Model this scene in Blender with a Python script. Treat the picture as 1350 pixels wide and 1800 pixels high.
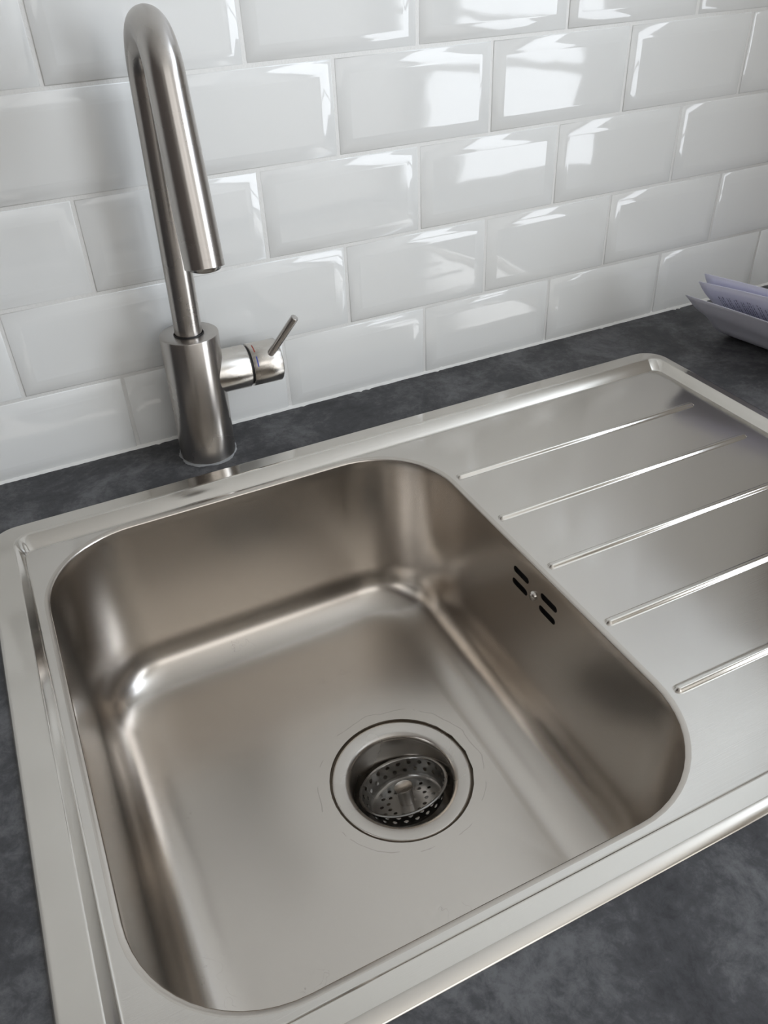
import bpy, bmesh, math, random
from mathutils import Vector, Matrix
random.seed(7)
S = bpy.context.scene
for o in list(bpy.data.objects): bpy.data.objects.remove(o)
C = S.collection
PI = math.pi

# ------------------------------------------------------------------ camera
cam_d = bpy.data.cameras.new('camera'); cam = bpy.data.objects.new('camera', cam_d); C.objects.link(cam)
RGT = Vector((0.8990808, -0.4361784, -0.0374445)); DWN = Vector((-0.2858806, -0.5201888, -0.8047832)); FWD = Vector((0.3315509, 0.7342697, -0.5923867))
m = Matrix.Identity(4)
for i in range(3):
    m[i][0] = RGT[i]; m[i][1] = -DWN[i]; m[i][2] = -FWD[i]
m[0][3], m[1][3], m[2][3] = -0.36602, -0.69884, 0.39917
cam.matrix_world = m
cam_d.sensor_fit = 'VERTICAL'; cam_d.sensor_height = 36; cam_d.sensor_width = 27
cam_d.lens = 1440.8 / 1800 * 36; cam_d.clip_start = 0.02
S.camera = cam

# ------------------------------------------------------------------ light
S.view_settings.view_transform = 'Standard'; S.view_settings.look = 'None'
S.view_settings.exposure = 0.06; S.view_settings.gamma = 1.0; S.view_settings.use_curve_mapping = False
w = bpy.data.worlds.new('sky'); S.world = w; w.use_nodes = True
w.node_tree.nodes['Background'].inputs[0].default_value = (0.75, 0.85, 1.0, 1)
w.node_tree.nodes['Background'].inputs[1].default_value = 0.5

def area(name, loc, rot, sx, sy, power, col):
    d = bpy.data.lights.new(name, 'AREA'); d.shape = 'RECTANGLE'; d.size = sx; d.size_y = sy
    d.energy = power; d.color = col
    o = bpy.data.objects.new(name, d); C.objects.link(o); o.location = loc; o.rotation_euler = rot
    return o
RX0, RX1, RY0, RZ0, RZ1 = -2.0, 1.34, -2.60, -0.9, 1.60
# daylight in the glazed door opposite the tiles and in the window in the right wall
area('daylight_door', (RX1 - 0.01, -1.87, 0.12), (PI/2, 0, PI/2), 1.06, 1.80, 38, (0.91, 0.95, 1.0))
area('front_fill', (-0.25, RY0 + 0.01, 0.98), (PI/2, 0, 0), 1.5, 0.9, 7, (1.0, 0.95, 0.88))  # added fill lamp high in the front wall, evens the tiles
area('daylight_side_window', (RX1 - 0.01, -0.95, 1.16), (PI/2, 0, PI/2), 0.80, 0.78, 16, (0.76, 0.86, 1.0))

# ------------------------------------------------------------------ materials
def mat(name, col, rough=0.5, metal=0.0, spec=0.5):
    M = bpy.data.materials.new(name); M.use_nodes = True
    b = M.node_tree.nodes['Principled BSDF']
    b.inputs['Base Color'].default_value = (*col, 1); b.inputs['Roughness'].default_value = rough
    b.inputs['Metallic'].default_value = metal; b.inputs['Specular IOR Level'].default_value = spec
    return M
def N(M, t, **kw):
    n = M.node_tree.nodes.new(t)
    for k, v in kw.items():
        if hasattr(n, k): setattr(n, k, v)
    return n
def L(M, a, b): M.node_tree.links.new(a, b)
def noise(M, scale, detail=3, stretch=(1, 1, 1), rough=0.5, dist=0.0):
    tc = N(M, 'ShaderNodeTexCoord'); mp = N(M, 'ShaderNodeMapping'); nz = N(M, 'ShaderNodeTexNoise')
    L(M, tc.outputs['Object'], mp.inputs[0]); L(M, mp.outputs[0], nz.inputs['Vector'])
    mp.inputs['Scale'].default_value = stretch
    nz.inputs['Scale'].default_value = scale; nz.inputs['Detail'].default_value = detail
    nz.inputs['Roughness'].default_value = rough; nz.inputs['Distortion'].default_value = dist
    return nz
def ramp(M, src, stops):
    r = N(M, 'ShaderNodeValToRGB'); e = r.color_ramp.elements
    while len(e) < len(stops): e.new(0.5)
    for i, (p, c) in enumerate(stops):
        e[i].position = p; e[i].color = (*c, 1) if len(c) == 3 else c
    L(M, src, r.inputs[0]); return r
def rng(M, src, a, b, lo, hi):
    r = N(M, 'ShaderNodeMapRange'); L(M, src, r.inputs[0])
    for i, v in enumerate((a, b, lo, hi)): r.inputs[i + 1].default_value = v
    return r
def bump(M, hs, normal=None):
    prev = None
    for src, strength, dist in hs:
        b = N(M, 'ShaderNodeBump'); b.inputs['Strength'].default_value = strength; b.inputs['Distance'].default_value = dist
        L(M, src, b.inputs['Height'])
        if prev: L(M, prev.outputs[0], b.inputs['Normal'])
        prev = b
    L(M, prev.outputs[0], M.node_tree.nodes['Principled BSDF'].inputs['Normal'])

def steel(name, col, r0, r1, brush, bs=0.25, wave=0.0, aniso=0.0, axis='Z'):
    M = mat(name, col, (r0 + r1)/2, 1.0); b = M.node_tree.nodes['Principled BSDF']
    if not bs: return M
    nb = noise(M, 1.0, 2, brush); nl = noise(M, 14, 4)
    L(M, rng(M, nl.outputs[0], 0.3, 0.7, r0, r1).outputs[0], b.inputs['Roughness'])
    hs = [(nb.outputs[0], bs, 0.0002)]
    if wave:
        nw = noise(M, 9, 1); hs.append((nw.outputs[0], wave, 0.004))
    bump(M, hs)
    if aniso:
        t = N(M, 'ShaderNodeTangent', direction_type='UV_MAP')
        L(M, t.outputs[0], b.inputs['Tangent']); b.inputs['Anisotropic'].default_value = aniso
    return M
STEEL_DECK = steel('brushed_steel_deck', (0.63, 0.60, 0.56), 0.13, 0.18, (12, 1500, 1500), 0.10, 0.05)
STEEL_RIM = steel('polished_steel_rim', (0.62, 0.59, 0.545), 0.10, 0.15, (12, 1500, 1500), 0.05)
STEEL_BOWL = steel('satin_steel_bowl', (0.54, 0.50, 0.455), 0.235, 0.265, (20, 20, 20), 0.0)
STEEL_TAP = steel('brushed_steel_tap', (0.47, 0.445, 0.42), 0.24, 0.30, (40, 40, 2500), 0.08, 0, 0.75)
STEEL_LEVER = steel('brushed_steel_lever', (0.60, 0.57, 0.53), 0.22, 0.3, (2500, 60, 60), 0.15, 0, 0.5)
STEEL_DRAIN = steel('steel_drain', (0.53, 0.495, 0.455), 0.22, 0.3, (600, 600, 600), 0.05)
STEEL_BASKET = steel('steel_basket', (0.38, 0.37, 0.355), 0.2, 0.32, (300, 300, 300), 0.1)
def limescale(M):
    # faint dried water marks: a broken ring round the drain and short curls elsewhere
    b = M.node_tree.nodes['Principled BSDF']
    tc = N(M, 'ShaderNodeTexCoord'); sp = N(M, 'ShaderNodeVectorMath', operation='SUBTRACT'); sp.inputs[1].default_value = (-.1922, -.3245, 0)
    L(M, tc.outputs['Object'], sp.inputs[0])
    ml = N(M, 'ShaderNodeVectorMath', operation='MULTIPLY'); ml.inputs[1].default_value = (1, 1, 0); L(M, sp.outputs[0], ml.inputs[0])
    ln = N(M, 'ShaderNodeVectorMath', operation='LENGTH'); L(M, ml.outputs[0], ln.inputs[0])
    def op(o, a, c):
        n = N(M, 'ShaderNodeMath', operation=o)
        for i, q in enumerate((a, c)):
            if q is None: continue
            if isinstance(q, (int, float)): n.inputs[i].default_value = q
            else: L(M, q, n.inputs[i])
        return n.outputs[0]
    n1 = noise(M, 35, 3).outputs[0]; n2 = noise(M, 60, 4).outputs[0]; n3 = noise(M, 22, 1).outputs[0]; n4 = noise(M, 70, 2).outputs[0]
    rr = op('ADD', ln.outputs['Value'], op('MULTIPLY', n1, 0.012))
    ring = op('LESS_THAN', op('ABSOLUTE', op('SUBTRACT', rr, 0.0745), None), 0.00035)
    ring = op('MULTIPLY', ring, op('GREATER_THAN', n2, 0.47))
    curl = op('LESS_THAN', op('ABSOLUTE', op('SUBTRACT', n4, 0.5), None), 0.003)
    curl = op('MULTIPLY', curl, op('GREATER_THAN', n3, 0.66))
    sz = N(M, 'ShaderNodeSeparateXYZ'); L(M, tc.outputs['Object'], sz.inputs[0])
    k = op('MULTIPLY', op('MULTIPLY', op('MAXIMUM', ring, curl), op('LESS_THAN', sz.outputs[2], -0.145)), 0.32)
    mx = N(M, 'ShaderNodeMixRGB'); L(M, k, mx.inputs[0]); mx.inputs[1].default_value = b.inputs['Base Color'].default_value; mx.inputs[2].default_value = (0.16, 0.15, 0.14, 1)
    L(M, mx.outputs[0], b.inputs['Base Color'])
limescale(STEEL_BOWL)
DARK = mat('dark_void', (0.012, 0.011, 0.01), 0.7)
BLACK = mat('black_rubber', (0.012, 0.012, 0.013), 0.5)
GRIME = mat('brown_grime', (0.10, 0.075, 0.05), 0.6)

def ceramic():
    M = mat('white_glazed_tile', (0.80, 0.81, 0.80), 0.05); b = M.node_tree.nodes['Principled BSDF']
    b.inputs['IOR'].default_value = 1.5
    n1 = noise(M, 22, 1); n2 = noise(M, 90, 2)
    bump(M, [(n1.outputs[0], 0.15, 0.002), (n2.outputs[0], 0.03, 0.0006)])
    return M
TILE = ceramic()
GROUT = mat('white_grout', (0.82, 0.82, 0.80), 0.85)
n_ = noise(GROUT, 500, 3); bump(GROUT, [(n_.outputs[0], 0.5, 0.0006)])
SILICONE = mat('white_sealant', (0.76, 0.76, 0.74), 0.4)

def slate():
    M = mat('dark_slate_laminate', (0.07, 0.072, 0.08), 0.4, 0, 0.10); b = M.node_tree.nodes['Principled BSDF']
    a = noise(M, 14, 9, (1, 1, 1), 0.72, 0.5); c = noise(M, 110, 7, (1, 1, 1), 0.75, 0.4)
    mx = N(M, 'ShaderNodeMath', operation='ADD'); L(M, a.outputs[0], mx.inputs[0])
    sc = N(M, 'ShaderNodeMath', operation='MULTIPLY'); sc.inputs[1].default_value = 0.55
    L(M, c.outputs[0], sc.inputs[0]); L(M, sc.outputs[0], mx.inputs[1])
    r = ramp(M, mx.outputs[0], [(0.58, (0.050, 0.050, 0.053)), (0.75, (0.076, 0.076, 0.080)), (0.92, (0.140, 0.140, 0.145))])
    L(M, r.outputs[0], b.inputs['Base Color'])
    L(M, rng(M, c.outputs[0], 0.3, 0.7, 0.38, 0.52).outputs[0], b.inputs['Roughness'])
    bump(M, [(c.outputs[0], 0.25, 0.0006)])
    return M
SLATE = slate()
PAINT = mat('cream_paint', (0.74, 0.70, 0.64), 0.8)
TAUPE = mat('taupe_paint', (0.12, 0.10, 0.09), 0.8)
CEIL = mat('white_ceiling_paint', (0.80, 0.79, 0.76), 0.9)
def wood():
    M = mat('brown_wood_floor', (0.22, 0.13, 0.08), 0.35); b = M.node_tree.nodes['Principled BSDF']
    a = noise(M, 4, 6, (1, 12, 1), 0.6)
    r = ramp(M, a.outputs[0], [(0.3, (0.16, 0.10, 0.065)), (0.7, (0.30, 0.20, 0.13))]); L(M, r.outputs[0], b.inputs['Base Color'])
    return M
WOOD = wood()
FRAME = mat('white_window_frame', (0.75, 0.76, 0.76), 0.35)
CREAM = mat('cream_blocker', (0.62, 0.58, 0.53), 0.4)
CABINET = mat('grey_cabinet_front', (0.45, 0.44, 0.42), 0.45)
PAPER = mat('lavender_paper', (0.66, 0.66, 0.75), 0.7)
n_ = noise(PAPER, 40, 3); bump(PAPER, [(n_.outputs[0], 0.15, 0.001)])
PAPER2 = mat('pale_lilac_paper', (0.78, 0.78, 0.93), 0.7)
INK = mat('grey_ink', (0.13, 0.13, 0.22), 0.7)

# ------------------------------------------------------------------ helpers
def link(name, bm, M, parent=None, smooth=True, mats=None):
    me = bpy.data.meshes.new(name); bm.to_mesh(me); bm.free()
    for x in (mats or [M]): me.materials.append(x)
    if smooth:
        for p in me.polygons: p.use_smooth = True
    o = bpy.data.objects.new(name, me); C.objects.link(o)
    if parent: o.parent = parent
    return o
def thing(name, label, cat, loc=(0, 0, 0), group=None):
    o = bpy.data.objects.new(name, None); C.objects.link(o); o.location = loc; o.empty_display_size = 0.05
    o['label'] = label; o['category'] = cat
    if group: o['group'] = group
    return o
def struct(o): o['kind'] = 'structure'; return o
def box(bm, x0, x1, y0, y1, z0, z1, mi=0):
    v = [bm.verts.new((x, y, z)) for x in (x0, x1) for y in (y0, y1) for z in (z0, z1)]
    fs = [bm.faces.new([v[i] for i in q]) for q in ((0, 1, 3, 2), (4, 6, 7, 5), (0, 4, 5, 1), (2, 3, 7, 6), (0, 2, 6, 4), (1, 5, 7, 3))]
    for f in fs: f.material_index = mi
    return v
def rrect(x0, x1, y0, y1, r, z, nc=14, ks=(11, 11, 11, 11)):
    # counter-clockwise seen from above; arcs then straight-side points (right side first)
    out = []
    cs = [((x1 - r, y1 - r), 0), ((x0 + r, y1 - r), PI/2), ((x0 + r, y0 + r), PI), ((x1 - r, y0 + r), 1.5*PI)]
    for q in range(4):
        (cx, cy), a0 = cs[q]
        arc = [(cx + r*math.cos(a0 + PI/2*i/nc), cy + r*math.sin(a0 + PI/2*i/nc), z) for i in range(nc + 1)]
        out += arc
        (nx, ny), b0 = cs[(q + 1) % 4]
        e = arc[-1]; s = (nx + r*math.cos(b0), ny + r*math.sin(b0), z)
        k = ks[q]
        out += [(e[0] + (s[0]-e[0])*i/k, e[1] + (s[1]-e[1])*i/k, z) for i in range(1, k)]
    return out
def addloop(bm, pts): return [bm.verts.new(p) for p in pts]
def loft(bm, A, B, flip=False, skip=None, closed=True):
    n = len(A); fs = []
    for i in range(n if closed else n - 1):
        if skip and i in skip: continue
        j = (i + 1) % n; q = (A[i], A[j], B[j], B[i])
        fs.append(bm.faces.new(q[::-1] if flip else q))
    return fs
def fill(bm, loops, up=Vector((0, 0, 1))):
    es = []
    for lp in loops:
        for i in range(len(lp)):
            a, b = lp[i], lp[(i + 1) % len(lp)]
            es.append(bm.edges.get((a, b)) or bm.edges.new((a, b)))
    r = bmesh.ops.triangle_fill(bm, use_beauty=True, use_dissolve=False, edges=es)
    fs = [g for g in r['geom'] if isinstance(g, bmesh.types.BMFace)]
    for f in fs:
        f.normal_update()
        if f.normal.dot(up) < 0: f.normal_flip()
    return fs
def lathe(bm, prof, n=64, origin=(0, 0, 0), axis='Z', cap0=False, cap1=False):
    rings = []
    for r, h in prof:
        ring = []
        for i in range(n):
            a = 2*PI*i/n; c, s = r*math.cos(a), r*math.sin(a)
            p = {'Z': (c, s, h), 'X': (h, c, s)}[axis]
            ring.append(bm.verts.new((origin[0]+p[0], origin[1]+p[1], origin[2]+p[2])))
        rings.append(ring)
    for a, b in zip(rings, rings[1:]): loft(bm, a, b)
    if cap0: bm.faces.new(rings[0][::-1])
    if cap1: bm.faces.new(rings[-1])
    dirn(bm, rings)
    return rings
def tube(bm, pts, rad, n=40, caps=True):
    pts = [Vector(p) for p in pts]; rings = []
    t0 = (pts[1] - pts[0]).normalized(); u = t0.orthogonal().normalized()
    for i, p in enumerate(pts):
        t = (pts[min(i+1, len(pts)-1)] - pts[max(i-1, 0)]).normalized()
        u = (u - t*u.dot(t)).normalized(); v = t.cross(u)
        r = rad[i] if isinstance(rad, (list, tuple)) else rad
        rings.append([bm.verts.new(p + u*r*math.cos(2*PI*k/n) + v*r*math.sin(2*PI*k/n)) for k in range(n)])
    for a, b in zip(rings, rings[1:]): loft(bm, a, b)
    if caps: bm.faces.new(rings[0][::-1]); bm.faces.new(rings[-1])
    dirn(bm, rings)
    return rings
def dirn(bm, rings):
    # uv whose u runs along the profile, for the direction of the brushing
    uv = bm.loops.layers.uv.verify(); idx = {}
    for i, rg in enumerate(rings):
        for j, v in enumerate(rg): idx[v] = (i, j, len(rg))
    for f in bm.faces:
        js = [idx[v][1] for v in f.verts if v in idx]
        wrap = js and max(js) - min(js) > 2
        for l in f.loops:
            if l.vert in idx:
                i, j, n_ = idx[l.vert]; l[uv].uv = (i*0.1, ((j + n_) if (wrap and j < n_/2) else j)/n_)
def recalc(bm): bmesh.ops.recalc_face_normals(bm, faces=bm.faces)
def flatcaps(o, ang=0.6):
    # keep flat faces and hard edges crisp
    me = o.data; bm = bmesh.new(); bm.from_mesh(me)
    for e in bm.edges:
        if len(e.link_faces) != 2 or e.calc_face_angle(0) > ang: e.smooth = False
    bm.to_mesh(me); bm.free()

# ------------------------------------------------------------------ room shell
bm = bmesh.new(); box(bm, RX0, RX1, RY0, 0.03, RZ0 - 0.05, RZ0); struct(link('floor', bm, WOOD, smooth=False))
bm = bmesh.new(); box(bm, RX0, RX1, RY0, 0.03, RZ1, RZ1 + 0.05); struct(link('ceiling', bm, CEIL, smooth=False))
bm = bmesh.new(); box(bm, RX0 - 0.05, RX0, RY0, 0.03, RZ0, RZ1); struct(link('wall_left', bm, TAUPE, smooth=False))
def wall_hole(name, horiz, a0, a1, h0, h1, p0, p1):
    bm = bmesh.new(); lo, hi = (RX0, RX1) if horiz else (RY0, 0.03)
    for (u0, u1, z0, z1) in ((lo, a0, RZ0, RZ1), (a1, hi, RZ0, RZ1), (a0, a1, h1, RZ1), (a0, a1, RZ0, h0)):
        if z1 - z0 < 0.01: continue
        if horiz: box(bm, u0, u1, p0, p1, z0, z1)
        else: box(bm, p0, p1, u0, u1, z0, z1)
    return struct(link(name, bm, PAINT, smooth=False))
wall_hole('wall_front', True, -1.05, 0.55, 0.48, 1.48, RY0 - 0.06, RY0)
wall_hole('wall_right', False, -2.44, -1.30, RZ0 + 0.05, 1.04, RX1, RX1 + 0.06)
bm = bmesh.new()
for (y0, y1, z0, z1) in ((-1.37, -1.33, 0.75, 1.58), (-0.53, -0.49, 0.75, 1.58), (-1.33, -0.53, 0.75, 0.77), (-1.33, -0.53, 1.555, 1.58)):
    box(bm, RX1 - 0.04, RX1 - 0.001, y0, y1, z0, z1)
struct(link('window_2', bm, FRAME, smooth=False))
bm = bmesh.new()
for (y0, y1, z0, z1) in ((-2.46, -2.40, -0.85, 1.05), (-1.36, -1.30, -0.85, 0.74), (-2.40, -1.38, 0.99, 1.05), (-2.40, -1.36, -0.85, -0.75), (-2.40, -1.36, 0.00, 0.05)):
    box(bm, RX1 - 0.05, RX1 - 0.012, y0, y1, z0, z1)
struct(link('door_1', bm, FRAME, smooth=False))
bm = bmesh.new()
for (x0, x1, z0, z1) in ((-1.05, -1.0, 0.48, 1.48), (0.5, 0.55, 0.48, 1.48), (-1.0, 0.5, 0.48, 0.53), (-1.0, 0.5, 1.43, 1.48), (-0.28, -0.22, 0.53, 1.43)):
    box(bm, x0, x1, RY0 + 0.012, RY0 + 0.05, z0, z1)
struct(link('front_fill_frame', bm, FRAME, smooth=False))  # frame made up to go round the added front fill lamp

# ------------------------------------------------------------------ tiled wall
PX, PZ, G, ZL3 = 0.152, 0.0768, 0.0028, 0.0738
bm = bmesh.new()
box(bm, RX0, RX1, -0.0005, 0.03, RZ0, RZ1, 1)
def tile(bm, x0, x1, z0, z1):
    rnd = random.Random(int(x0*1000)*31 + int(z0*1000))
    ta, tb, tc = (rnd.uniform(-1, 1) for _ in range(3))
    cx, cz = (x0+x1)/2, (z0+z1)/2; prev = None
    for ins, y in ((0, 0.001), (0.0001, -0.0006), (0.0009, -0.0011), (0.0100, -0.0026), (0.0113, -0.0029), (0.0128, -0.0030)):
        wx, wz = (x1-x0)/2 - ins, (z1-z0)/2 - ins
        ring = []
        for sx, sz in ((-1, -1), (1, -1), (1, 1), (-1, 1)):
            px, pz = cx + sx*wx, cz + sz*wz
            yy = y + (0 if ins == 0 else 0.0040*(ta*(px-cx) + 1.2*tb*(pz-cz)) + 0.0001*tc)
            ring.append(bm.verts.new((px, yy, pz)))
        if prev: loft(bm, prev, ring)
        prev = ring
    bm.faces.new(prev)
row = 0
rows = [(0.0016, ZL3 - G/2)] + [(ZL3 + k*PZ + G/2, ZL3 + (k+1)*PZ - G/2) for k in range(12)]
for k, (z0, z1) in enumerate(rows):
    off = 0.004 if k == 0 else (PX/2 - 0.002 if k % 2 else 0.0)
    for i in range(-13, 16):
        x0 = i*PX + off + G/2; x1 = (i+1)*PX + off - G/2
        x0 = max(x0, RX0 + 0.001); x1 = min(x1, RX1 - 0.001)
        if x1 - x0 > 0.03: tile(bm, x0, x1, z0, z1)
struct(link('wall_back', bm, None, mats=[TILE, GROUT]))
# irregular sealant bead where tiles meet the worktop
bm = bmesh.new(); A = []; B = []; D = []
for i in range(900):
    x = -1.2 + i*0.003; r = random.random()
    h = 0.0020 + 0.0008*random.random() + (0.0012 if r > 0.95 else 0)
    dpt = 0.0030 + 0.0007*random.random() + (0.0016 if r < 0.05 else 0)
    A.append(bm.verts.new((x, -0.0005, h))); B.append(bm.verts.new((x, -dpt*0.75, h*0.55))); D.append(bm.verts.new((x, -dpt, 0.0001)))
loft(bm, A, B, closed=False, flip=True); loft(bm, B, D, closed=False, flip=True); recalc(bm)
struct(link('trim_1', bm, SILICONE))

# ------------------------------------------------------------------ worktop
OX0, OX1, OY0, OY1 = -0.4434, 0.2440, -0.5500, -0.0775
t = thing('worktop', 'dark slate-grey stone-look kitchen worktop running along the tiled wall around the sink', 'countertop', (0, -0.3, 0))
bm = bmesh.new()
ho = addloop(bm, rrect(OX0 + 0.008, OX1 - 0.008, OY0 + 0.008, OY1 - 0.008, 0.02, 0, 6, (1, 1, 1, 1)))
WX0, WX1, WY0, WY1 = -1.5, 0.658, -0.655, 0.0
oo = [bm.verts.new(p) for p in ((WX0, WY0, 0), (WX1, WY0, 0), (WX1, WY1, 0), (WX0, WY1, 0))]
fill(bm, [oo, ho])
ob = [bm.verts.new((v.co.x, v.co.y, -0.038)) for v in oo]; hb = [bm.verts.new((v.co.x, v.co.y, -0.038)) for v in ho]
loft(bm, ob, oo); loft(bm, ho, hb)
o = link('slab', bm, SLATE, t, smooth=False); o.location = (0, 0.3, 0)
# base cabinets that carry the worktop
t = thing('base_cabinet', 'grey base cabinet under the dark worktop that carries the sink', 'cabinet', (0, -0.3, RZ0))
bm = bmesh.new()
box(bm, -0.62, -0.60, -0.60, -0.02, RZ0 + 0.1, -0.038); box(bm, 0.60, 0.62, -0.60, -0.02, RZ0 + 0.1, -0.038)
box(bm, -0.62, 0.62, -0.60, -0.02, RZ0, RZ0 + 0.1); box(bm, -0.60, 0.60, -0.03, -0.02, RZ0 + 0.1, -0.038)
o = link('carcass', bm, CABINET, t, smooth=False); o.location = (0, 0.3, -RZ0)
for k in range(2):
    bm = bmesh.new(); box(bm, -0.62 + 0.621*k, -0.001 + 0.621*k, -0.622, -0.601, RZ0 + 0.1, -0.042)
    o = link('door', bm, CABINET, t, smooth=False); o.location = (0, 0.3, -RZ0)

t = thing('light_blocker', 'tall beige box added at the right end of the dark worktop to block light', 'cabinet', (1.02, -0.3, RZ0))  # unseen box, added to hold light off the right of the tiles
bm = bmesh.new(); box(bm, -0.36, 0.30, -0.300, 0.29, 0.0, 1.60)
link('carcass', bm, CREAM, t, smooth=False)
bm = bmesh.new(); box(bm, -0.358, 0.298, -0.322, -0.301, 0.1, 1.598)
link('door', bm, CREAM, t, smooth=False)
# ------------------------------------------------------------------ sink
ZD = -0.0065                      # level of the drainboard sheet
sink = thing('kitchen_sink', 'brushed stainless steel inset sink with square bowl and ridged drainboard set in the dark worktop', 'sink', (0, 0, 0))
K1 = (1, 1, 1, 1)
bm = bmesh.new()
prof = [((OX0, OX1, OY0, OY1), 0.026, 0.0002),
        ((OX0+.0004, OX1-.0004, OY0+.0006, OY1-.0004), 0.026, 0.0010),
        ((OX0+.0022, OX1-.0022, OY0+.0058, OY1-.0022), 0.024, 0.0026),
        ((OX0+.0030, OX1-.0030, OY0+.0068, OY1-.0030), 0.023, 0.0028),
        ((OX0+.0036, OX1-.0036, OY0+.0076, OY1-.0036), 0.023, 0.0028),
        ((-.4230, .2350, -.5322, -.0930), 0.013, 0.0022),
        ((-.4226, .2346, -.5318, -.0934), 0.0128, 0.0022),
        ((-.4215, .2336, -.5309, -.0952), 0.012, 0.0016),
        ((-.4168, .2296, -.5278, -.1048), 0.009, ZD + 0.0009),
        ((-.4158, .2286, -.5272, -.1056), 0.0085, ZD + 0.0001),
        ((-.4152, .2280, -.5267, -.1062), 0.008, ZD),
        ((-.4149, .2277, -.5264, -.1065), 0.008, ZD)]
prev = None
for (r4, rad, z) in prof:
    lp = addloop(bm, rrect(*r4, rad, z, 10, K1))
    if prev: loft(bm, prev, lp)
    prev = lp
recalc(bm)
rim = link('rim', bm, STEEL_RIM, sink)
DECK_LOOP = rrect(-.4149, .2277, -.5264, -.1065, 0.008, ZD, 10, K1)

# bowl opening
BX0, BX1, BY0, BY1, BR = -.4108, -.0642, -.5232, -.1073, 0.0775
LIP = rrect(BX0, BX1, BY0, BY1, BR, ZD)
def capsule(x0, x1, y, r, z, n=8):
    a = [(x1 + r*math.cos(-PI/2 + PI*i/n), y + r*math.sin(-PI/2 + PI*i/n), z) for i in range(n+1)]
    b = [(x0 + r*math.cos(PI/2 + PI*i/n), y + r*math.sin(PI/2 + PI*i/n), z) for i in range(n+1)]
    return a + b
RIBY = (-.1815, -.2500, -.3195, -.3880, -.4570); RH = 0.0042
bm = bmesh.new()
loops = [addloop(bm, DECK_LOOP), addloop(bm, LIP)]
for y in RIBY: loops.append(addloop(bm, capsule(-.0575, .2040, y, RH, ZD)))
fill(bm, loops)
link('drainboard', bm, STEEL_DECK, sink)
for y in RIBY:
    bm = bmesh.new(); prev = None
    for i in range(11):
        f = i/10; r = RH*(1-f) + 0.00005
        z = ZD + 0.0026*(0.5 - 0.5*math.cos(PI*min(1, f*1.25)))
        lp = addloop(bm, capsule(-.0575, .2040, y, r if i else RH, z))
        if prev: loft(bm, prev, lp)
        prev = lp
    bm.faces.new(prev)
    link('drainer_ridge', bm, STEEL_RIM, sink)

# bowl: lip, drafted walls, coved foot, dished floor
bm = bmesh.new()
DR = math.tan(math.radians(2.2)); FZ = -0.1722; FR = 0.047
def bl(ins, z): return rrect(BX0+ins, BX1-ins, BY0+ins, BY1-ins, BR-ins, z)
seq = [(0, ZD), (0.0003, ZD), (0.0030, ZD-0.0009), (0.0036, ZD-0.0015), (0.0039, ZD-0.0026)]
ztop = ZD-0.0026
def wi(z): return 0.0039 + (ztop - z)*DR
for z in (-0.018, -0.052, -0.085, FZ + FR + 0.004): seq.append((wi(z), z))
NF = 26; th = lambda q: math.radians(89.3)*(q - 0.30*math.sin(2*PI*q)/(2*PI))
cov = [(0.0, 0.0)]
for i in range(NF*20):
    a = th((i + 0.5)/(NF*20)); cov.append((cov[-1][0] + math.sin(a), cov[-1][1] + math.cos(a)))
sx_, sz_ = FR/cov[-1][0], FR/cov[-1][1]
for i in range(0, NF + 1):
    seq.append((wi(FZ+FR) + cov[i*20][0]*sx_, FZ + FR - cov[i*20][1]*sz_))
LOOPS = [addloop(bm, bl(*s)) for s in seq]
PAN = 5          # strip index that holds the overflow slots (z -0.018 .. -0.052)
nc, k = 14, 11
# right-hand straight side lies between corner 4 (front right) and corner 1 (back right)
start = 3*(nc + 1 + k - 1) + nc      # last arc vertex of front-right corner
skip = {start + 4, start + 5, start + 6}
n = len(LOOPS[0])
for s in range(len(LOOPS) - 1):
    loft(bm, LOOPS[s], LOOPS[s+1], skip=skip if s == PAN else None)
A, B = LOOPS[PAN], LOOPS[PAN+1]
ids = [start + 4, start + 5, start + 6, start + 7]
outer = [A[i % n] for i in ids] + [B[i % n] for i in reversed(ids)]
def wallx(z): return BX1 - wi(z)
slots = []
for (ya, yb, zc) in ((-.2870, -.3080, -.0272), (-.2870, -.3080, -.0394), (-.3240, -.3450, -.0272), (-.3240, -.3450, -.0394)):
    r = 0.0030; pts = []
    for i in range(9):
        a = PI/2 - PI*i/8 + PI/2; pts.append((ya - r + r*math.cos(a - PI/2), zc + r*math.sin(a - PI/2)))
    cap = [(ya - r + r*math.sin(PI*i/8), zc + r*math.cos(PI*i/8)) for i in range(9)]
    cap += [(yb + r - r*math.sin(PI*i/8), zc - r*math.cos(PI*i/8)) for i in range(9)]
    slots.append(addloop(bm, [(wallx(z), y, z) for y, z in cap]))
nrm = Vector((-1, 0, 0.04))
fill(bm, [outer] + slots, nrm)
for sl in slots:
    back = [bm.verts.new((v.co.x + 0.0012, v.co.y, v.co.z)) for v in sl]; loft(bm, sl, back)
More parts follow.
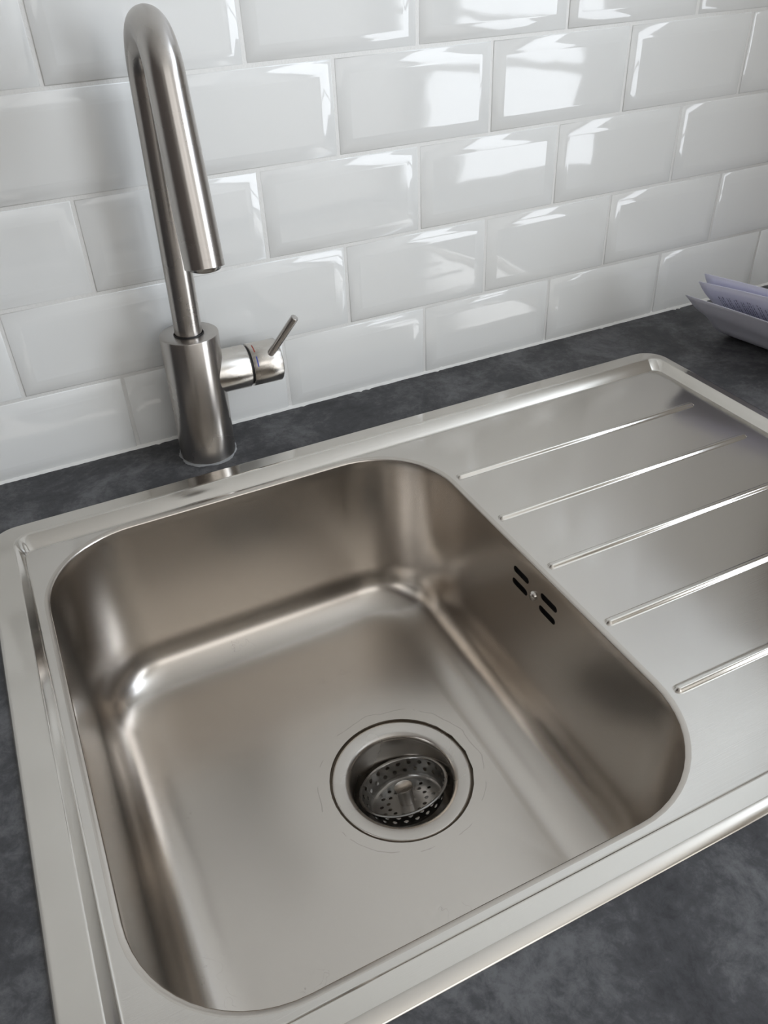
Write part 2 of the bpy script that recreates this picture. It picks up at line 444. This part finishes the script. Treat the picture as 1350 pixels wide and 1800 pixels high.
# floor, dished towards the drain
DX, DY, DRAD, DZ = -.1922, -.3245, 0.0592, -0.1748
last = LOOPS[-1]; pts0 = [v.co.copy() for v in last]; zl = pts0[0].z; prev = last
for s in range(1, 15):
    f = s/14; ring = []
    for p_ in pts0:
        d = Vector((p_.x - DX, p_.y - DY)); a = math.atan2(d.y, d.x)
        q = Vector((DX + DRAD*math.cos(a), DY + DRAD*math.sin(a)))
        x = p_.x*(1-f) + q.x*f; y = p_.y*(1-f) + q.y*f
        r_ = math.hypot(x-DX, y-DY)
        z = zl - 0.0017*f
        z -= 0.0*math.exp(-max(0, (r_ - DRAD))/0.011)
        ring.append(bm.verts.new((x, y, z)))
    loft(bm, prev, ring); prev = ring
ring = [bm.verts.new((v.co.x + (DX-v.co.x)*0.008, v.co.y + (DY-v.co.y)*0.008, v.co.z - 0.0030)) for v in prev]; loft(bm, prev, ring)
for f in bm.faces:
    f.smooth = True
for sl in slots:
    for i in range(len(sl)):
        e = bm.edges.get((sl[i], sl[(i+1) % len(sl)]))
        if e: e.smooth = False
for i in range(len(prev)):
    e = bm.edges.get((prev[i], prev[(i+1) % len(prev)]))
    if e: e.smooth = False
bowl = link('bowl', bm, STEEL_BOWL, sink)
# overflow housing behind the slots
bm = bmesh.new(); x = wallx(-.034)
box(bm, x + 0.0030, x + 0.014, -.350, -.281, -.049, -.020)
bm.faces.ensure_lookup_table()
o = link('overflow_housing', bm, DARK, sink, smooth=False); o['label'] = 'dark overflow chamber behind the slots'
bm = bmesh.new(); lathe(bm, [(0.0001, -0.0028), (0.0030, -0.0026), (0.0040, -0.0014), (0.0042, 0.0002)], 20, (wallx(-.0345), -.3160, -.0345), 'X')
box(bm, wallx(-.0345) - 0.0031, wallx(-.0345) - 0.0024, -.3166, -.3154, -.0372, -.0318)
link('overflow_screw', bm, STEEL_LEVER, sink)
# drain flange with deep cup
bm = bmesh.new()
rings = lathe(bm, [(0.0592, -.1766), (0.0572, -.1764)], 96, (DX, DY, 0))
g = link('grime_line', bm, GRIME, sink); g['label'] = 'thin brown grime line around the drain flange'
bm = bmesh.new()
lathe(bm, [(0.0574, -.1778), (0.0572, -.1752), (0.0566, -.1747), (0.0555, -.1747), (0.0470, -.1757), (0.0445, -.1766), (0.0430, -.1785), (0.0424, -.1815), (0.0420, -.190), (0.0415, -.2130),
           (0.0390, -.2200), (0.0340, -.2235), (0.0180, -.2250), (0.0170, -.2290), (0.0168, -.2500)], 96, (DX, DY, 0), cap1=True)
for f in bm.faces: f.normal_flip()
link('drain_flange', bm, STEEL_DRAIN, sink)

# ------------------------------------------------------------------ strainer basket lying tilted in the drain
NB = Vector((-0.067, 0.345, 0.935)).normalized()
bas = thing('strainer_basket', 'small perforated steel strainer basket with a centre knob, tilted in the sink drain', 'strainer', (-.1895, -.3205, -.1925))
xb = Vector((1, 0, 0)); xb = (xb - NB*xb.dot(NB)).normalized(); yb = NB.cross(xb)
RB = Matrix((xb, yb, NB)).transposed().to_4x4()
bas.rotation_euler = RB.to_euler()
bm = bmesh.new()
def wp(a, h):   # wall point: angle, depth fraction
    r = 0.0355 - 0.0035*h; return (r*math.cos(a), r*math.sin(a), -0.0008 - 0.0115*h)
NCELL = 22
ringT = []; ringB = []
for rw in range(2):
    for i in range(NCELL):
        a0 = 2*PI*(i + 0.5*rw)/NCELL; a1 = 2*PI*(i + 1 + 0.5*rw)/NCELL; h0, h1 = rw*0.5, rw*0.5 + 0.5
        am, hm = (a0+a1)/2, (h0+h1)/2
        ob_ = [(a0, h0), (am, h0), (a1, h0), (a1, hm), (a1, h1), (am, h1), (a0, h1), (a0, hm)]
        O = [bm.verts.new(wp(*q)) for q in ob_]; H = []
        for (aa, hh) in ob_:
            da, dh = (aa-am)*0.034, (hh-hm)*0.0125; l_ = math.hypot(da, dh); rr = 0.0020
            H.append(bm.verts.new(wp(am + da/l_*rr/0.034, hm + dh/l_*rr/0.0125)))
        loft(bm, O, H)
bmesh.ops.remove_doubles(bm, verts=bm.verts, dist=0.00005)
# rolled rim
lathe(bm, [(0.0355, -0.0008), (0.0360, -0.0002), (0.0372, 0.0002), (0.0378, -0.0002), (0.0378, -0.0008)], 88)
# cove and perforated floor
lathe(bm, [(0.0320, -0.0123), (0.0316, -0.0140), (0.0305, -0.0156), (0.0290, -0.0163), (0.0282, -0.0164)], 88)
fl = addloop(bm, [(0.0282*math.cos(2*PI*i/88), 0.0282*math.sin(2*PI*i/88), -0.0164) for i in range(88)])
holes = []
for i in range(14):
    a = 2*PI*i/14
    for rr, da in ((0.0165, 0.0), (0.0225, 0.12)):
        hx, hy = rr*math.cos(a+da), rr*math.sin(a+da)
        holes.append(addloop(bm, [(hx + 0.0018*math.cos(2*PI*j/10), hy + 0.0018*math.sin(2*PI*j/10), -0.0164) for j in range(10)]))
fill(bm, [fl] + holes)
bmesh.ops.remove_doubles(bm, verts=bm.verts, dist=0.00003)
o = link('basket', bm, STEEL_BASKET, bas); flatcaps(o, 0.5); md = o.modifiers.new('thick', 'SOLIDIFY'); md.thickness = 0.0004
bm = bmesh.new()
lathe(bm, [(0.0067, -0.0163), (0.0067, -0.0035), (0.0080, -0.0030), (0.0083, -0.0020), (0.0079, -0.0013), (0.0074, -0.0016), (0.0001, -0.0018)], 40)
recalc(bm)
o = link('knob', bm, STEEL_DRAIN, bas); flatcaps(o, 0.9)

# ------------------------------------------------------------------ mixer tap
TX, TY = -.2440, -.0400
tap = thing('mixer_tap', 'brushed steel single-lever kitchen mixer tap with tall gooseneck spout behind the sink', 'faucet', (TX, TY, 0))
LX, LY = 0.0200, 0.0
tap.rotation_euler = (-LY, LX, 0)
bm = bmesh.new()
lathe(bm, [(0.0240, 0.0006), (0.0247, 0.0010), (0.0249, 0.0020), (0.0249, 0.1160), (0.0246, 0.1168), (0.0240, 0.1171), (0.0130, 0.1171), (0.0125, 0.1168), (0.0123, 0.1150)], 96, cap0=True)
o = link('body', bm, STEEL_TAP, tap); flatcaps(o, 0.7)
bm = bmesh.new(); lathe(bm, [(0.0122, 0.1166), (0.0127, 0.1172), (0.0122, 0.1178)], 48); link('neck_gasket', bm, BLACK, tap)
bm = bmesh.new()
PH, AR, AH, TH, LEG = -1.5718, 0.0340, 0.3098, 2.900, 0.119
ux, uy = math.cos(PH), math.sin(PH)
arc = [(AR*(1-math.cos(t_)), AH + AR*math.sin(t_)) for t_ in [TH*i/50 for i in range(51)]]
ex, ez = arc[-1]; dx_, dz_ = math.sin(TH), math.cos(TH)
line = [(0, 0.112), (0, 0.17), (0, 0.23), (0, 0.28)] + arc + [(ex + dx_*LEG*f, ez + dz_*LEG*f) for f in (0.15, 0.3, 0.45, 0.6, 0.75, 0.9, 1.0)]
pth = [(h_*ux, h_*uy, z_) for h_, z_ in line]
lng = [0.0]
for a_, b_ in zip(line, line[1:]): lng.append(lng[-1] + math.hypot(b_[0]-a_[0], b_[1]-a_[1]))
TR = [0.0115 + 0.0025*max(0, min(1, (q_ - 0.20)/(lng[-1] - 0.24))) for q_ in lng]
rings = tube(bm, pth, TR, 48, caps=False)
EP = Vector(pth[-1]); inner = [bm.verts.new(EP + (v.co - EP)*0.9) for v in rings[-1]]
loft(bm, rings[-1], inner); inn2 = [bm.verts.new(v.co + Vector((0, 0, 0.006))) for v in inner]; loft(bm, inner, inn2)
o = link('spout', bm, STEEL_TAP, tap); flatcaps(o, 0.8)
bm = bmesh.new()
lathe(bm, [(0.0122, 0.004), (0.0114, -0.0004), (0.0085, -0.0016), (0.0078, -0.0010), (0.0001, -0.0006)], 40, tuple(EP)); recalc(bm)
link('aerator', bm, STEEL_BASKET, tap)
HZ, HR = 0.0765, 0.0190
bm = bmesh.new()
lathe(bm, [(HR, 0.012), (HR, 0.0455), (HR-0.0006, 0.0463), (HR-0.0025, 0.0466)], 72, (0, 0, HZ), 'X'); recalc(bm)
o = link('valve_sleeve', bm, STEEL_LEVER, tap)
bm = bmesh.new(); lathe(bm, [(HR-0.0020, 0.045), (HR-0.0020, 0.051)], 60, (0, 0, HZ), 'X'); link('valve_gasket', bm, BLACK, tap)
bm = bmesh.new()
lathe(bm, [(HR-0.003, 0.0484), (HR-0.0006, 0.0484), (HR, 0.0490), (HR, 0.0745), (HR-0.0008, 0.0754), (HR-0.002, 0.0757)], 72, (0, 0, HZ), 'X', cap1=True)
cap = link('lever_cap', bm, STEEL_LEVER, tap); flatcaps(cap, 0.9)
def mark(name, ang, M):
    bm = bmesh.new(); a = []
    for x in (0.0515, 0.0526):
        a.append([bm.verts.new((x, (HR+0.0001)*math.cos(t_), HZ + (HR+0.0001)*math.sin(t_))) for t_ in [ang + 0.12*(j-2)/1.0 for j in range(5)]])
    loft(bm, a[0], a[1], closed=False); recalc(bm)
    o = link(name, bm, M, cap); return o
mark('hot_mark', PI - 1.22, mat('red_mark', (0.35, 0.06, 0.04), 0.5))['label'] = 'small red hot mark'
mark('cold_mark', PI - 0.52, mat('blue_mark', (0.03, 0.05, 0.30), 0.5))['label'] = 'small blue cold mark'
bm = bmesh.new()
b0 = Vector((-.1800 - TX, -.0535 - TY + 0.003, 0.0880 - 0.003)); b1 = Vector((-.1590 - TX, -.0700 - TY, 0.1250))
dv = (b1-b0).normalized()
tube(bm, [b0, b0.lerp(b1, 0.5), b1 - dv*0.0006, b1 - dv*0.0003, b1], [0.0034, 0.0034, 0.0034, 0.0033, 0.0030], 28)
o = link('lever_rod', bm, STEEL_TAP, tap); flatcaps(o, 0.7)
# smeared sealant around the foot of the tap
bm = bmesh.new(); rr = []
for (r0, z0, am) in ((0.0246, 0.0014, 0.0002), (0.0256, 0.0009, 0.0006), (0.0266, 0.0001, 0.0013)):
    ring = []
    for i in range(120):
        a = 2*PI*i/120; q = am*(math.sin(5*a+1) + 0.6*math.sin(11*a) + random.uniform(-.6, .6)) * 0.6
        ring.append(bm.verts.new(((r0+q)*math.cos(a), (r0+q)*math.sin(a), z0)))
    rr.append(ring)
for a, b in zip(rr, rr[1:]): loft(bm, b, a)
recalc(bm)
SEAL = mat('clear_grey_sealant', (0.25, 0.255, 0.26), 0.3)
o = link('sealant_ring', bm, SEAL, tap); o['label'] = 'smeared grey sealant ring'

# ------------------------------------------------------------------ folded papers on the worktop, far right
def sheet(bm, prof, thick=0.0004, n=24, length=0.20):
    # prof: list of (near-wall point, direction) ; swept along each direction
    rows_ = []
    for j in range(n+1):
        s = j/n*length
        rows_.append([bm.verts.new(Vector(p) + Vector(d)*s + Vector((0, 0, 0.0012*math.sin(s*22 + i)))*(1 if Vector(p).z > 0.01 else 0)) for i, (p, d) in enumerate(prof)])
    for a, b in zip(rows_, rows_[1:]): loft(bm, a, b, closed=False)
def bez(P0, P1, P2, n=10):
    return [tuple((Vector(P0)*(1-t)**2 + Vector(P1)*2*t*(1-t) + Vector(P2)*t*t)) for t in [i/n for i in range(n+1)]]
DF = Vector((0.010, -0.053, 0)).normalized(); DT = Vector((0.029, -0.082, -0.0042)).normalized()
def prof(pts, zt, d1=DT):
    out = []
    for p_ in pts:
        f = max(0, min(1, p_[2]/zt)); d = (DF*(1-f) + d1*f).normalized(); out.append((p_, tuple(d)))
    return out
T1 = (0.2677, -0.088, 0.0608)
pts = [(0.46, -0.100, 0.0006), (0.40, -0.096, 0.0006), (0.362, -0.092, 0.0006)] + bez((0.352, -0.091, 0.0006), (0.334, -0.090, 0.0008), (0.322, -0.089, 0.0122), 8) + bez((0.318, -0.089, 0.016), (0.292, -0.088, 0.040), T1, 8)
bm = bmesh.new(); sheet(bm, prof(pts, 0.06))
o = link('folded_paper', bm, PAPER); o.modifiers.new('t', 'SOLIDIFY').thickness = 0.0005
o['label'] = 'pale lavender folded sheet resting on the dark worktop, the outermost and lowest of the papers'; o['category'] = 'paper'; o['group'] = 'folded papers at the right end of the worktop'
# printed letter standing inside the fold
T2 = (0.2824, -0.0885, 0.0735)
pts = [(0.45, -0.101, 0.0022), (0.39, -0.096, 0.0022)] + bez((0.372, -0.092, 0.0022), (0.350, -0.091, 0.0026), (0.334, -0.090, 0.018), 8) + bez((0.330, -0.090, 0.022), (0.306, -0.089, 0.046), T2, 8)
DT2 = Vector((0.0205, -0.0715, 0.002)).normalized()
bm = bmesh.new(); pr2 = prof(pts, 0.0735, DT2); sheet(bm, pr2)
o = link('printed_letter', bm, PAPER2); o.modifiers.new('t', 'SOLIDIFY').thickness = 0.0005
o['label'] = 'lilac printed letter with lines of small text standing inside the folded sheet'; o['category'] = 'paper'; o['group'] = 'folded papers at the right end of the worktop'
letter = o
# lines of print: short strokes on the face towards the sink
bm = bmesh.new(); rnd = random.Random(3)
A2, B2 = Vector((0.330, -0.090, 0.022)), Vector(T2)
ctrl = Vector((0.306, -0.089, 0.046))
def letp(t, s):
    p_ = A2*(1-t)**2 + ctrl*2*t*(1-t) + B2*t*t
    f = max(0, min(1, p_.z/0.0735)); d = (DF*(1-f) + DT2*f).normalized()
    return p_ + d*s + Vector((-0.0011, 0, -0.0011))
s = 0.016
while s < 0.185:
    t0 = rnd.uniform(0.30, 0.38); t1 = rnd.uniform(0.70, 0.80); t_ = t0
    while t_ < t1:
        l_ = rnd.uniform(0.03, 0.10)
        q = [letp(t_, s), letp(t_, s+0.0007), letp(min(t_+l_, t1), s+0.0007), letp(min(t_+l_, t1), s)]
        bm.faces.new([bm.verts.new(x_) for x_ in q]); t_ += l_ + 0.02
    s += rnd.choice((0.0024, 0.0027, 0.005))
recalc(bm); link('print', bm, INK, letter)
# second loose sheet behind the letter
T3 = (0.2900, -0.0870, 0.0800)
pts = [(0.45, -0.102, 0.0040), (0.40, -0.097, 0.0040)] + bez((0.382, -0.093, 0.0040), (0.358, -0.092, 0.0046), (0.340, -0.0905, 0.022), 8) + bez((0.336, -0.090, 0.026), (0.302, -0.089, 0.056), T3, 8)
bm = bmesh.new(); sheet(bm, prof(pts, 0.0812, Vector((0.0185, -0.0715, 0.001)).normalized()))
o = link('loose_sheet', bm, PAPER2); o.modifiers.new('t', 'SOLIDIFY').thickness = 0.0005
o['label'] = 'blank lilac sheet standing tallest behind the printed letter, nearest the tiles'; o['category'] = 'paper'; o['group'] = 'folded papers at the right end of the worktop'
